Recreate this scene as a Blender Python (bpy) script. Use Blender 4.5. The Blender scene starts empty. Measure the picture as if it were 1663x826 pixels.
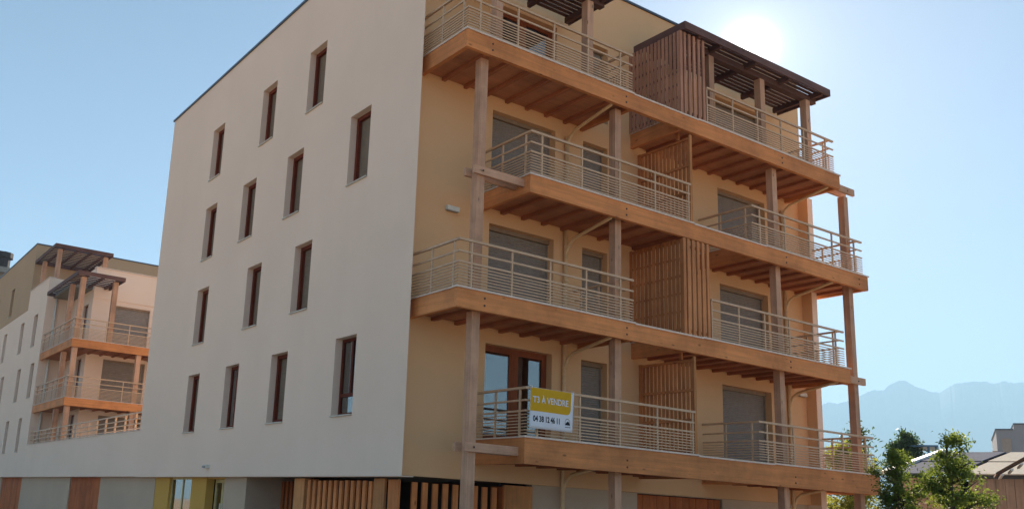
import bpy, bmesh, math, random
from mathutils import Vector, Matrix, noise as mnoise
random.seed(7)
S = bpy.context.scene
COL = S.collection
R = math.radians

# ------------------------------------------------------------------ camera, sky, sun, exposure
cd = bpy.data.cameras.new('camera'); cam = bpy.data.objects.new('camera', cd); COL.objects.link(cam)
cd.sensor_fit = 'HORIZONTAL'; cd.sensor_width = 36.0; cd.lens = 1505.06 / 1663 * 36.0
cd.shift_x = (831.5 - 670.34) / 1663; cd.shift_y = (481.55 - 413.0) / 1663
cd.clip_start = 0.1; cd.clip_end = 60000
_r = Vector((0.83096222, -0.55415469, 0.0491362)); _u = Vector((-0.16385408, -0.15938016, 0.97352443)); _f = Vector((0.5316518, 0.81701318, 0.22323939))
cam.matrix_world = Matrix(((_r.x, _u.x, -_f.x, -10.4376), (_r.y, _u.y, -_f.y, -16.1328), (_r.z, _u.z, -_f.z, 1.6), (0, 0, 0, 1)))
S.camera = cam
SUN_EL, SUN_AZ = 27.2, 54.0            # azimuth from +Y towards +X
w = bpy.data.worlds.new('World'); S.world = w; w.use_nodes = True
wn = w.node_tree.nodes; wl = w.node_tree.links
sky = wn.new('ShaderNodeTexSky'); sky.sky_type = 'NISHITA'; sky.sun_disc = False
sky.sun_elevation = R(SUN_EL); sky.sun_rotation = R(SUN_AZ)
sky.air_density = 0.52; sky.dust_density = 0.2; sky.ozone_density = 1.2; sky.altitude = 200
# bright aureole of the low sun itself, a few degrees wide
tc = wn.new('ShaderNodeTexCoord'); dp = wn.new('ShaderNodeVectorMath'); dp.operation = 'DOT_PRODUCT'
wl.new(tc.outputs['Generated'], dp.inputs[0])
dp.inputs[1].default_value = (math.sin(R(SUN_AZ)) * math.cos(R(SUN_EL)), math.cos(R(SUN_AZ)) * math.cos(R(SUN_EL)), math.sin(R(SUN_EL)))
cl = wn.new('ShaderNodeMath'); cl.operation = 'MAXIMUM'; cl.inputs[1].default_value = 0.0; wl.new(dp.outputs['Value'], cl.inputs[0])
acc = None
for power, amount in ((6500, 34.0), (600, 2.4), (80, 0.4)):
    pw = wn.new('ShaderNodeMath'); pw.operation = 'POWER'; pw.inputs[1].default_value = power; wl.new(cl.outputs[0], pw.inputs[0])
    ml = wn.new('ShaderNodeMath'); ml.operation = 'MULTIPLY'; ml.inputs[1].default_value = amount; wl.new(pw.outputs[0], ml.inputs[0])
    if acc is None: acc = ml
    else:
        ad = wn.new('ShaderNodeMath'); ad.operation = 'ADD'; wl.new(acc.outputs[0], ad.inputs[0]); wl.new(ml.outputs[0], ad.inputs[1]); acc = ad
gl = wn.new('ShaderNodeVectorMath'); gl.operation = 'SCALE'; gl.inputs[0].default_value = (1.0, 0.98, 0.93); wl.new(acc.outputs[0], gl.inputs['Scale'])
sm = wn.new('ShaderNodeVectorMath'); sm.operation = 'ADD'; wl.new(sky.outputs[0], sm.inputs[0]); wl.new(gl.outputs[0], sm.inputs[1])
wl.new(sm.outputs[0], wn['Background'].inputs[0]); wn['Background'].inputs[1].default_value = 0.05
sd = bpy.data.lights.new('sun', 'SUN'); sun = bpy.data.objects.new('sun', sd); COL.objects.link(sun)
sd.energy = 5.0; sd.angle = R(0.53); sd.color = (1.0, 0.87, 0.72)
sdir = Vector((math.sin(R(SUN_AZ)) * math.cos(R(SUN_EL)), math.cos(R(SUN_AZ)) * math.cos(R(SUN_EL)), math.sin(R(SUN_EL))))
sun.rotation_euler = (-sdir).to_track_quat('-Z', 'Y').to_euler(); sun.location = sdir * 60
S.view_settings.view_transform = 'Standard'; S.view_settings.look = 'None'
S.view_settings.exposure = 1.53; S.view_settings.gamma = 1.0; S.view_settings.use_curve_mapping = False
S.render.engine = 'CYCLES'
S.cycles.use_denoising = True
S.cycles.max_bounces = 8; S.cycles.diffuse_bounces = 3; S.cycles.glossy_bounces = 4; S.cycles.transmission_bounces = 6
S.cycles.volume_bounces = 1; S.cycles.transparent_max_bounces = 12

# ------------------------------------------------------------------ materials
M = {}
def srgb(r, g, b):
    f = lambda c: (c / 255 / 12.92) if c / 255 <= 0.04045 else ((c / 255 + 0.055) / 1.055) ** 2.4
    return (f(r), f(g), f(b), 1)
def base(name, col, rough=0.8, spec=0.3):
    m = bpy.data.materials.new(name); m.use_nodes = True; nt = m.node_tree
    b = nt.nodes['Principled BSDF']; b.inputs['Base Color'].default_value = col; b.inputs['Roughness'].default_value = rough
    b.inputs['Specular IOR Level'].default_value = spec
    M[name] = m
    return m, nt, b
def N(nt, t, **k):
    n = nt.nodes.new(t)
    for a, v in k.items(): setattr(n, a, v)
    return n
def position(nt, scale=(1, 1, 1)):
    g = N(nt, 'ShaderNodeNewGeometry'); mp = N(nt, 'ShaderNodeMapping'); mp.inputs['Scale'].default_value = scale
    nt.links.new(g.outputs['Position'], mp.inputs['Vector']); return mp.outputs[0]
def noise(nt, vec, scale, detail=4, rough=0.55):
    n = N(nt, 'ShaderNodeTexNoise'); n.inputs['Scale'].default_value = scale; n.inputs['Detail'].default_value = detail
    n.inputs['Roughness'].default_value = rough; nt.links.new(vec, n.inputs['Vector']); return n.outputs['Fac']
def ramp(nt, fac, p0, c0, p1, c1):
    r = N(nt, 'ShaderNodeValToRGB'); e = r.color_ramp.elements
    e[0].position = p0; e[0].color = c0; e[1].position = p1; e[1].color = c1
    nt.links.new(fac, r.inputs[0]); return r.outputs[0]
def mix(nt, a, b, fac=None, f=0.5, mode='MIX'):
    m = N(nt, 'ShaderNodeMix', data_type='RGBA', blend_type=mode); m.inputs[0].default_value = f
    if fac is not None: nt.links.new(fac, m.inputs[0])
    for s, v in ((6, a), (7, b)):
        if isinstance(v, tuple): m.inputs[s].default_value = v
        else: nt.links.new(v, m.inputs[s])
    return m.outputs[2]
def bump(nt, b, h, strength=0.2, dist=0.01):
    n = N(nt, 'ShaderNodeBump'); n.inputs['Strength'].default_value = strength; n.inputs['Distance'].default_value = dist
    nt.links.new(h, n.inputs['Height']); nt.links.new(n.outputs[0], b.inputs['Normal'])
def mul(c, k): return (c[0] * k, c[1] * k, c[2] * k, 1)

def render_wall(name, col, stain=0.10):
    m, nt, b = base(name, col, 0.92, 0.15)
    big = noise(nt, position(nt), 0.35, 4, 0.6); streak = noise(nt, position(nt, (1.6, 1.6, 0.12)), 1.1, 5, 0.6); fine = noise(nt, position(nt), 160, 2)
    c = mix(nt, mul(col, 1 - stain), mul(col, 1 + stain * 0.6), big)
    c2 = mix(nt, mul((0.93, 0.92, 0.90, 1), 1), (1, 1, 1, 1), ramp(nt, streak, 0.30, (0, 0, 0, 1), 0.62, (1, 1, 1, 1)))
    c = mix(nt, c, c2, f=0.15, mode='MULTIPLY')
    nt.links.new(c, b.inputs['Base Color']); bump(nt, b, fine, 0.25, 0.004)
    return m
render_wall('white_render', srgb(250, 224, 203))
render_wall('beige_render', srgb(236, 190, 144))
render_wall('tan_render', srgb(194, 164, 132))
render_wall('grey_concrete', srgb(204, 180, 156), 0.2)
render_wall('ochre_render', srgb(216, 170, 88))
render_wall('far_grey_render', srgb(140, 145, 152))
render_wall('far_brown_render', srgb(150, 138, 124))

def wood(name, col, axis, dark=0.62, knots=True, red=1.0):
    m, nt, b = base(name, col, 0.72, 0.25)
    sc = [15, 15, 15]; sc['xyz'.index(axis)] = 0.7
    g = noise(nt, position(nt, tuple(sc)), 1.0, 6, 0.62)
    sc2 = [5, 5, 5]; sc2['xyz'.index(axis)] = 0.4
    g2 = noise(nt, position(nt, tuple(sc2)), 1.0, 3, 0.5)
    c = ramp(nt, g, 0.28, mul(col, dark), 0.68, mul(col, 1.12))
    c = mix(nt, c, mix(nt, mul(col, 0.72), mul(col, 1.2), g2), f=0.45)
    st = noise(nt, position(nt), 0.9, 6, 0.65)
    c = mix(nt, c, ramp(nt, st, 0.34, (0.68, 0.66, 0.66, 1), 0.58, (1.04, 1.03, 1.02, 1)), f=0.8, mode='MULTIPLY')
    oi = N(nt, 'ShaderNodeObjectInfo')
    v = ramp(nt, oi.outputs['Random'], 0.0, (0.80, 0.78, 0.76, 1), 1.0, (1.0, 1.0, 1.0, 1))
    c = mix(nt, c, v, f=1.0, mode='MULTIPLY')
    if knots:
        sc3 = [5.5, 5.5, 5.5]; sc3['xyz'.index(axis)] = 2.1
        vo = N(nt, 'ShaderNodeTexVoronoi'); vo.inputs['Scale'].default_value = 1.0; nt.links.new(position(nt, tuple(sc3)), vo.inputs['Vector'])
        k = ramp(nt, vo.outputs['Distance'], 0.05, (1, 1, 1, 1), 0.16, (0, 0, 0, 1))
        rnd = N(nt, 'ShaderNodeMath', operation='GREATER_THAN'); rnd.inputs[1].default_value = 0.55
        sep = N(nt, 'ShaderNodeSeparateColor'); nt.links.new(vo.outputs['Color'], sep.inputs[0]); nt.links.new(sep.outputs[0], rnd.inputs[0])
        mm = N(nt, 'ShaderNodeMath', operation='MULTIPLY'); nt.links.new(k, mm.inputs[0]); nt.links.new(rnd.outputs[0], mm.inputs[1])
        c = mix(nt, c, mul(col, 0.32), fac=mm.outputs[0])
    nt.links.new(c, b.inputs['Base Color']); bump(nt, b, g, 0.35, 0.006)
    return m
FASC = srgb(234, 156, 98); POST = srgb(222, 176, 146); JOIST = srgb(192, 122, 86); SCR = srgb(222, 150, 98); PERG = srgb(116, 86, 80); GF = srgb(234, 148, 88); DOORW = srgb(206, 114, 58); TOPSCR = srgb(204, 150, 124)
for ax in 'xyz':
    wood('fascia_wood_' + ax, FASC, ax); wood('post_wood_' + ax, POST, ax); wood('joist_wood_' + ax, JOIST, ax)
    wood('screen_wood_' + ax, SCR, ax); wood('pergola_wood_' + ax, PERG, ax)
wood('soffit_wood', srgb(206, 140, 102), 'x', 0.8, False); wood('slat_wood', GF, 'z'); wood('plank_wood', DOORW, 'z'); wood('weathered_screen_wood', TOPSCR, 'z')
wood('frame_wood', srgb(126, 60, 40), 'z', 0.7, False); wood('door_frame_wood', srgb(158, 88, 54), 'z', 0.7, False); wood('corner_board_wood', srgb(220, 152, 96), 'z')
wood('barn_wood', srgb(164, 144, 128), 'z', 0.5); wood('batten_wood', srgb(120, 88, 70), 'x'); wood('red_board_wood', srgb(200, 114, 66), 'z')

def paint(name, col, rough=0.5, spec=0.4, var=0.1, metal=0.0):
    m, nt, b = base(name, col, rough, spec); b.inputs['Metallic'].default_value = metal
    n = noise(nt, position(nt), 7, 5, 0.6)
    nt.links.new(ramp(nt, n, 0.3, mul(col, 1 - var), 0.7, mul(col, 1 + var)), b.inputs['Base Color']); return m
paint('rail_paint', srgb(206, 172, 140), 0.5); paint('coping_metal', srgb(226, 206, 190), 0.45); paint('roof_metal', srgb(70, 84, 102), 0.4, 0.5)
paint('shutter_grey', srgb(148, 138, 129), 0.55); paint('window_shutter', srgb(134, 120, 104), 0.6); paint('shutter_casing', srgb(150, 128, 106), 0.6); paint('pipe_beige', srgb(232, 196, 150), 0.5)
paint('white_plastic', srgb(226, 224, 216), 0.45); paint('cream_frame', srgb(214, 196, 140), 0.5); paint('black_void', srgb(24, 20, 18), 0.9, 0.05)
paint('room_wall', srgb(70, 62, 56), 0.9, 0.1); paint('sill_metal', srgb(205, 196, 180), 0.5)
paint('banner_white', srgb(226, 228, 236), 0.6, 0.2, 0.02); paint('banner_yellow', srgb(214, 166, 26), 0.6, 0.2, 0.03); paint('banner_ink', srgb(30, 34, 46), 0.6, 0.2, 0.02); paint('banner_grey', srgb(170, 165, 160), 0.6, 0.2, 0.02)
paint('dark_sheet', srgb(86, 92, 108), 0.95, 0.02, 0.2); paint('fibre_sheet', srgb(172, 168, 158), 0.95, 0.02, 0.14); paint('white_verge', srgb(225, 225, 222), 0.5)
paint('blue_steel', srgb(52, 100, 140), 0.5); paint('chimney_pot', srgb(62, 56, 56), 0.8)
paint('concrete_slab', srgb(150, 146, 138), 0.9, 0.1, 0.15)
# ground
m, nt, b = base('pale_asphalt', (0.055, 0.054, 0.052, 1), 0.9, 0.2)
nt.links.new(ramp(nt, noise(nt, position(nt), 3, 8, 0.7), 0.3, (0.27, 0.22, 0.175, 1), 0.7, (0.35, 0.29, 0.235, 1)), b.inputs['Base Color'])
m, nt, b = base('pavement', (0.30, 0.28, 0.25, 1), 0.9, 0.2)
nt.links.new(ramp(nt, noise(nt, position(nt), 2, 7, 0.7), 0.3, (0.47, 0.355, 0.26, 1), 0.7, (0.60, 0.46, 0.345, 1)), b.inputs['Base Color'])
m, nt, b = base('dry_gravel', (0.16, 0.15, 0.08, 1), 0.95, 0.1)
nt.links.new(ramp(nt, noise(nt, position(nt), 0.05, 9, 0.65), 0.35, (0.44, 0.315, 0.20, 1), 0.65, (0.60, 0.44, 0.29, 1)), b.inputs['Base Color'])
m, nt, b = base('mountain_rock', (0.10, 0.12, 0.11, 1), 0.95, 0.1)
nt.links.new(ramp(nt, noise(nt, position(nt), 0.004, 8, 0.6), 0.35, (0.06, 0.08, 0.06, 1), 0.65, (0.2, 0.2, 0.19, 1)), b.inputs['Base Color'])
# glass
m, nt, b = base('glass', (0.75, 0.8, 0.8, 1), 0.02, 0.5)
b.inputs['Transmission Weight'].default_value = 1.0; b.inputs['IOR'].default_value = 2.3
# leaves
def leaf_mat(name, col, tcol, t=0.45):
    m, nt, b = base(name, col, 0.55, 0.3)
    oi = noise(nt, position(nt), 2.6, 3, 0.6)
    c = ramp(nt, oi, 0.3, mul(col, 0.55), 0.7, mul(col, 1.5)); nt.links.new(c, b.inputs['Base Color'])
    tr = N(nt, 'ShaderNodeBsdfTranslucent'); tr.inputs[0].default_value = tcol
    ms = N(nt, 'ShaderNodeMixShader'); ms.inputs[0].default_value = t
    nt.links.new(b.outputs[0], ms.inputs[1]); nt.links.new(tr.outputs[0], ms.inputs[2]); nt.links.new(ms.outputs[0], nt.nodes['Material Output'].inputs[0])
leaf_mat('leaf_light', (0.07, 0.115, 0.022, 1), (0.26, 0.33, 0.05, 1), .5); leaf_mat('leaf_yellow', (0.09, 0.12, 0.02, 1), (0.36, 0.36, 0.06, 1), 0.55); leaf_mat('leaf_dark', (0.035, 0.075, 0.024, 1), (0.10, 0.17, 0.03, 1), 0.4)
base('bark', (0.09, 0.07, 0.055, 1), 0.9, 0.1)

# ------------------------------------------------------------------ object helpers
def tag(o, label=None, cat=None, group=None, kind=None):
    for k, v in (('label', label), ('category', cat), ('group', group), ('kind', kind)):
        if v: o[k] = v
    return o
def empty(name, loc=(0, 0, 0), parent=None):
    o = bpy.data.objects.new(name, None); COL.objects.link(o); o.empty_display_size = 0.2
    o.parent = parent; o.location = loc
    return o
ORG = {}
def origin(p):          # accumulated offset of the (translation only) parents
    v = Vector((0, 0, 0))
    while p is not None: v += p.location; p = p.parent
    return v
CUBES = {}
def cube(mat):
    if mat not in CUBES:
        me = bpy.data.meshes.new('block_' + mat)
        v = [(x, y, z) for x in (-.5, .5) for y in (-.5, .5) for z in (-.5, .5)]
        me.from_pydata(v, [], [(0, 1, 3, 2), (4, 6, 7, 5), (0, 4, 5, 1), (2, 3, 7, 6), (0, 2, 6, 4), (1, 5, 7, 3)])
        me.materials.append(M[mat]); CUBES[mat] = me
    return CUBES[mat]
def box(name, mat, parent, x0, x1, y0, y1, z0, z1):
    o = bpy.data.objects.new(name, cube(mat)); COL.objects.link(o); o.parent = parent
    o.location = Vector(((x0 + x1) / 2, (y0 + y1) / 2, (z0 + z1) / 2)) - origin(parent)
    o.scale = (abs(x1 - x0), abs(y1 - y0), abs(z1 - z0)); return o
def mesh(name, mat, parent, verts, faces, smooth=False):
    me = bpy.data.meshes.new(name); off = origin(parent)
    me.from_pydata([Vector(v) - off for v in verts], [], faces)
    for mm in (mat if isinstance(mat, (list, tuple)) else [mat]): me.materials.append(M[mm])
    if smooth: me.polygons.foreach_set('use_smooth', [True] * len(me.polygons))
    me.update(); o = bpy.data.objects.new(name, me); COL.objects.link(o); o.parent = parent; return o
BF = [(0, 1, 3, 2), (4, 6, 7, 5), (0, 4, 5, 1), (2, 3, 7, 6), (0, 2, 6, 4), (1, 5, 7, 3)]
class MB:
    def __init__(s): s.v = []; s.f = []
    def box(s, x0, x1, y0, y1, z0, z1):
        n = len(s.v); s.v += [(x, y, z) for x in (x0, x1) for y in (y0, y1) for z in (z0, z1)]; s.f += [tuple(i + n for i in q) for q in BF]; return s
    def tube(s, pts, rad, seg=8, cap=True):
        pts = [Vector(p) for p in pts]; rads = rad if isinstance(rad, (list, tuple)) else [rad] * len(pts); n0 = len(s.v); up = None
        for i, p in enumerate(pts):
            t = (pts[min(i + 1, len(pts) - 1)] - pts[max(i - 1, 0)]).normalized()
            a = (t.cross(Vector((0.31, 0.17, 1))) if abs(t.z) < 0.95 else t.cross(Vector((1, 0.1, 0)))).normalized() if up is None else (up - t * up.dot(t)).normalized()
            up = a; bb = t.cross(a)
            for k in range(seg):
                an = 2 * math.pi * k / seg; s.v.append(tuple(p + (a * math.cos(an) + bb * math.sin(an)) * rads[i]))
        for i in range(len(pts) - 1):
            for k in range(seg):
                s.f.append((n0 + i * seg + k, n0 + i * seg + (k + 1) % seg, n0 + (i + 1) * seg + (k + 1) % seg, n0 + (i + 1) * seg + k))
        if cap: s.f.append(tuple(n0 + k for k in range(seg))[::-1]); s.f.append(tuple(n0 + (len(pts) - 1) * seg + k for k in range(seg)))
        return s
    def build(s, name, mat, parent=None, smooth=False): return mesh(name, mat, parent, s.v, s.f, smooth)
def wall(name, mat, parent, axis, p0, p1, u0, u1, z0, z1, holes=()):
    """slab with real openings; axis 'x': faces +-X, u is Y; axis 'y': faces +-Y, u is X"""
    us = sorted({u0, u1, *[h[0] for h in holes], *[h[1] for h in holes]}); zs = sorted({z0, z1, *[h[2] for h in holes], *[h[3] for h in holes]})
    solid = lambda i, j: 0 <= i < len(us) - 1 and 0 <= j < len(zs) - 1 and not any(h[0] <= us[i] + 1e-6 < h[1] and h[2] <= zs[j] + 1e-6 < h[3] for h in holes)
    V = {}; vs = []; fs = []
    def vid(s, i, j):
        k = (s, i, j)
        if k not in V:
            V[k] = len(vs); p = p1 if s else p0; vs.append((p, us[i], zs[j]) if axis == 'x' else (us[i], p, zs[j]))
        return V[k]
    for i in range(len(us) - 1):
        for j in range(len(zs) - 1):
            if not solid(i, j): continue
            for s in (0, 1): fs.append((vid(s, i, j), vid(s, i + 1, j), vid(s, i + 1, j + 1), vid(s, i, j + 1)))
            for di, dj, a, c in ((-1, 0, (i, j), (i, j + 1)), (1, 0, (i + 1, j), (i + 1, j + 1)), (0, -1, (i, j), (i + 1, j)), (0, 1, (i, j + 1), (i + 1, j + 1))):
                if not solid(i + di, j + dj): fs.append((vid(0, *a), vid(0, *c), vid(1, *c), vid(1, *a)))
    o = mesh(name, mat, parent, vs, fs); bm = bmesh.new(); bm.from_mesh(o.data); bmesh.ops.recalc_face_normals(bm, faces=bm.faces); bm.to_mesh(o.data); bm.free(); return o
def shutter(name, parent, axis, plane, u0, u1, z0, z1, pitch=0.05, mat='shutter_grey'):
    vs = []; fs = []; n = max(2, int((z1 - z0) / pitch)); dz = (z1 - z0) / n; k = 0
    for i in range(n):
        z = z0 + i * dz
        for off, zz in ((0.0, z), (-0.010, z + dz * .22), (-0.012, z + dz * .6), (0.0, z + dz * .97)):
            for u in (u0, u1): vs.append((plane + off, u, zz) if axis == 'x' else (u, plane + off, zz))
    for r_ in range(n * 4 - 1): a = 2 * r_; fs.append((a, a + 1, a + 3, a + 2))
    return mesh(name, mat, parent, vs, fs)
def ring(name, mat, parent, axis, p0, p1, u0, u1, z0, z1, t, extra=()):
    b_ = MB()
    def q(a, b2, c, d): b_.box(p0, p1, a, b2, c, d) if axis == 'x' else b_.box(a, b2, p0, p1, c, d)
    q(u0, u0 + t, z0, z1); q(u1 - t, u1, z0, z1); q(u0 + t, u1 - t, z0, z0 + t); q(u0 + t, u1 - t, z1 - t, z1)
    for e in extra: q(*e)
    return b_.build(name, mat, parent)
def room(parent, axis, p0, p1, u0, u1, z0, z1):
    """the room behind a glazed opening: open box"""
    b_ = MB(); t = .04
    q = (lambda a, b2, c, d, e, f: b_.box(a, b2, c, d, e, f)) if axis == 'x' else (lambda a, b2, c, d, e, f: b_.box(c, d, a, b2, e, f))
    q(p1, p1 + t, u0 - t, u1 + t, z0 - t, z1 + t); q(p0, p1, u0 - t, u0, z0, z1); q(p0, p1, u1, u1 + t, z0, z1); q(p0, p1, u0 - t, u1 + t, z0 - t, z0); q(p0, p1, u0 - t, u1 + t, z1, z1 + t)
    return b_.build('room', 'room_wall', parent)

# ------------------------------------------------------------------ setting: ground, road, pavement, mountains
GZ = -0.2
g = mesh('ground', 'dry_gravel', None, [(-6200, -6200, GZ - .02), (6200, -6200, GZ - .02), (6200, 6200, GZ - .02), (-6200, 6200, GZ - .02)], [(0, 1, 2, 3)]); tag(g, kind='structure')
rd = MB().box(-14, -3.2, -60, 95, GZ - .3, GZ).box(-3.2, 60, -15, -5.2, GZ - .3, GZ - .001); o = rd.build('road', 'pale_asphalt'); tag(o, kind='structure')
pv = MB().box(-3.0, .6, -3.0, 95, GZ - .3, GZ + .12).box(.6, 60, -5.0, .2, GZ - .3, GZ + .119); o = pv.build('pavement', 'pavement'); tag(o, kind='structure')
kb = MB().box(-3.2, -3.0, -3, 95, GZ - .3, GZ + .13).box(-3.2, 60, -5.2, -5.0, GZ - .3, GZ + .131); o = kb.build('kerb', 'concrete_slab'); tag(o, kind='structure')

RIDGE = [(57.06, 6.76), (57.55, 7.04), (58.02, 6.94), (58.82, 7.17), (59.3, 7.44), (59.93, 7.71), (60.39, 7.67), (60.8, 8.03), (61.18, 8.21), (61.53, 8.15), (61.9, 7.88), (62.48, 7.64), (63.05, 7.49), (63.5, 7.78), (63.8, 7.97), (64.24, 8.02), (65.22, 8.06), (65.63, 7.92), (66.05, 8.04), (66.45, 7.93), (66.93, 7.95)]
rng = random.Random(3)
az = 56.6; el = 6.8; left = []
while az > 20: left.append((az, el)); az -= .5; el = min(7.6, max(3.5, el + rng.uniform(-.3, .24)))
az = 67.3; el = 7.9; right = []
while az < 110: right.append((az, el)); az += .5; el = min(8.1, max(4.5, el + rng.uniform(-.32, .28)))
coarse = left[::-1] + RIDGE + right; line = []
for (a0, e0), (a1, e1) in zip(coarse[:-1], coarse[1:]):
    for q in range(4): line.append((a0 + (a1 - a0) * q / 4, e0 + (e1 - e0) * q / 4 + (rng.uniform(-.035, .035) if q else 0)))
vs = []; fs = []; DM = 5200.0
for a, e in line:
    dx, dy = math.sin(R(a)), math.cos(R(a)); top = DM * math.tan(R(e))
    for t in (0, .12, .26, .4, .55, .7, .85, 1.0, 1.25, 1.6):
        d = DM * (0.72 + .28 * t) if t <= 1 else DM * (1 + .3 * (t - 1)); h = top * (t ** 1.15 if t <= 1 else max(0, 1 - (t - 1) * 1.66))
        j = 0 if t in (0, 1.0) or t > 1 else .07 * mnoise.fractal(Vector((a * .25, t * 2.2, 3.3)), 1.0, 2.0, 4)
        vs.append((dx * d - 10.4, dy * d - 16.1, max(GZ - 1 if t == 0 else GZ - .5, h * (1 + j))))
for i in range(len(line) - 1):
    for k in range(9): a = i * 10 + k; fs.append((a, a + 10, a + 11, a + 1))
o = mesh('mountain', 'mountain_rock', None, vs, fs); tag(o, kind='structure')

# ------------------------------------------------------------------ main apartment building
H = 2.85; CT = lambda k: 3.182 + H * (k - 1)
YW = 0.33                                  # face of the balcony-side wall
B = empty('apartment_building', (7.3, 8.5, GZ)); tag(B, 'large four-storey apartment building with white gable wall and wooden balconies', 'building')
WZ0, WZ1 = 3.613, 5.483
wins = {41: 12.06, 42: 7.98, 43: 4.84, 31: 12.04, 32: 8.91, 33: 5.78, 34: 2.18, 21: 12.03, 22: 7.97, 23: 4.84, 11: 12.08, 12: 8.95, 13: 5.77, 14: 2.19}
holes = []
for k, y in wins.items():
    z = (k // 10 - 1) * H; holes.append((y, y + 1.0, WZ0 + z, WZ1 + z))
wall('gable_wall', 'white_render', B, 'x', 0, .3, .64, 17.585, 2.268, 15.9, holes)
box('gable_fin', 'white_render', B, 0, .014, 0, .64, 2.268, 15.9)
box('wall_coping', 'roof_metal', B, -.05, .36, -.04, 17.64, 15.9, 15.97)
for k, y in wins.items():
    z0 = WZ0 + (k // 10 - 1) * H; z1 = z0 + 1.87
    W_ = empty('window', (0.2, y + .5, z0), B)
    box('sill', 'sill_metal', W_, -.045, .19, y + .006, y + .994, z0 + .001, z0 + .03)
    if k == 14:
        ring('frame', 'frame_wood', W_, 'x', .19, .26, y, y + 1, z0 + .03, z1, .075, [(y + .075, y + .925, z0 + .48, z0 + .56), (y + .46, y + .54, z0 + .56, z1 - .075)])
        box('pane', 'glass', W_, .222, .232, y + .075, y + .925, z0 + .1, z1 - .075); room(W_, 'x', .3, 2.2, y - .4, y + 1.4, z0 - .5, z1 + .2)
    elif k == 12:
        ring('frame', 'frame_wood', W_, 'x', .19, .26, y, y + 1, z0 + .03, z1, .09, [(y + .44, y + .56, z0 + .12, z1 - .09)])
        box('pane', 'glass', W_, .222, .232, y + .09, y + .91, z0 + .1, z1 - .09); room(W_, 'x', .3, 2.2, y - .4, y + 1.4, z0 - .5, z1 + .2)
    else:
        ring('frame', 'frame_wood', W_, 'x', .185, .285, y, y + 1, z0 + .03, z1, .10)
        shutter('roller_shutter', W_, 'x', .283, y + .08, y + .92, z0 + .1, z1 - .08, .05, 'window_shutter')

# balcony-side wall with its door openings
doors = []
for k in (1, 2, 3, 4):
    doors += [(2.31, 4.32, CT(k) + .02, CT(k) + 2.185), (5.27, 6.15, CT(k) + .02, CT(k) + 2.185), (10.55, 12.70, CT(k) + .02, CT(k) + 2.185)]
wall('balcony_wall', 'beige_render', B, 'y', YW, YW + .3, .016, 14.37, 2.29, 15.6, doors)
box('wall_coping', 'roof_metal', B, .36, 14.66, YW - .05, YW + .36, 15.6, 15.66)
wall('end_wall', 'white_render', B, 'x', 14.37, 14.62, 0, 17.585, GZ, 11.55)
box('fin_lining', 'beige_render', B, 14.362, 14.3695, .006, YW - .001, 2.29, 11.54)
wall('end_wall', 'beige_render', B, 'x', 14.372, 14.60, YW + .004, 17.58, 11.55, 15.6)
wall('rear_wall', 'white_render', B, 'y', 17.28, 17.58, .3, 14.37, GZ, 15.6)
box('roof', 'concrete_slab', B, .3, 14.37, YW + .3, 17.28, 15.0, 15.2)
box('floor_slab', 'concrete_slab', B, .3, 14.37, YW + .3, 17.28, 2.3, 2.6)
for k in (1, 2, 3, 4):
    for (u0, u1, z0, z1) in doors[(k - 1) * 3:k * 3]:
        glazed = (k == 1 and u0 < 3) or (k == 4 and u0 < 3)
        D_ = empty('balcony_door', ((u0 + u1) / 2, YW + .25, z0), B)
        if glazed:
            mid = (u0 + u1) / 2
            ring('frame', 'door_frame_wood', D_, 'y', YW + .19, YW + .27, u0, u1, z0, z1, .08, [(mid - .075, mid + .075, z0 + .08, z1 - .08)])
            for a, c in ((u0 + .08, mid - .075), (mid + .075, u1 - .08)):
                ring('sash', 'door_frame_wood', D_, 'y', YW + .20, YW + .26, a, c, z0 + .08, z1 - .08, .06)
                box('pane', 'glass', D_, a + .06, c - .06, YW + .225, YW + .235, z0 + .14, z1 - .14)
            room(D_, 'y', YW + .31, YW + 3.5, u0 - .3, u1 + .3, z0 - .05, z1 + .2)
        else:
            box('shutter_casing', 'shutter_casing', D_, u0, u1, YW + .16, YW + .29, z1 - .10, z1 - .002)
            shutter('roller_shutter', D_, 'y', YW + .25, u0 + .03, u1 - .03, z0, z1 - .09, .055)
            box('guide_rail', 'shutter_grey', D_, u0 + .001, u0 + .035, YW + .21, YW + .27, z0, z1 - .1); box('guide_rail', 'shutter_grey', D_, u1 - .035, u1 - .001, YW + .21, YW + .27, z0, z1 - .1)

# posts
YP0, YP1 = -1.17, -.97
for x, zt in ((.78, CT(4) - .40), (4.89, CT(4) - .40), (10.98, CT(4) - .40), (14.40, CT(4) - .43)):
    box('post', 'post_wood_z', B, x, x + .2, YP0, YP1, GZ + .12, zt)
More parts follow.
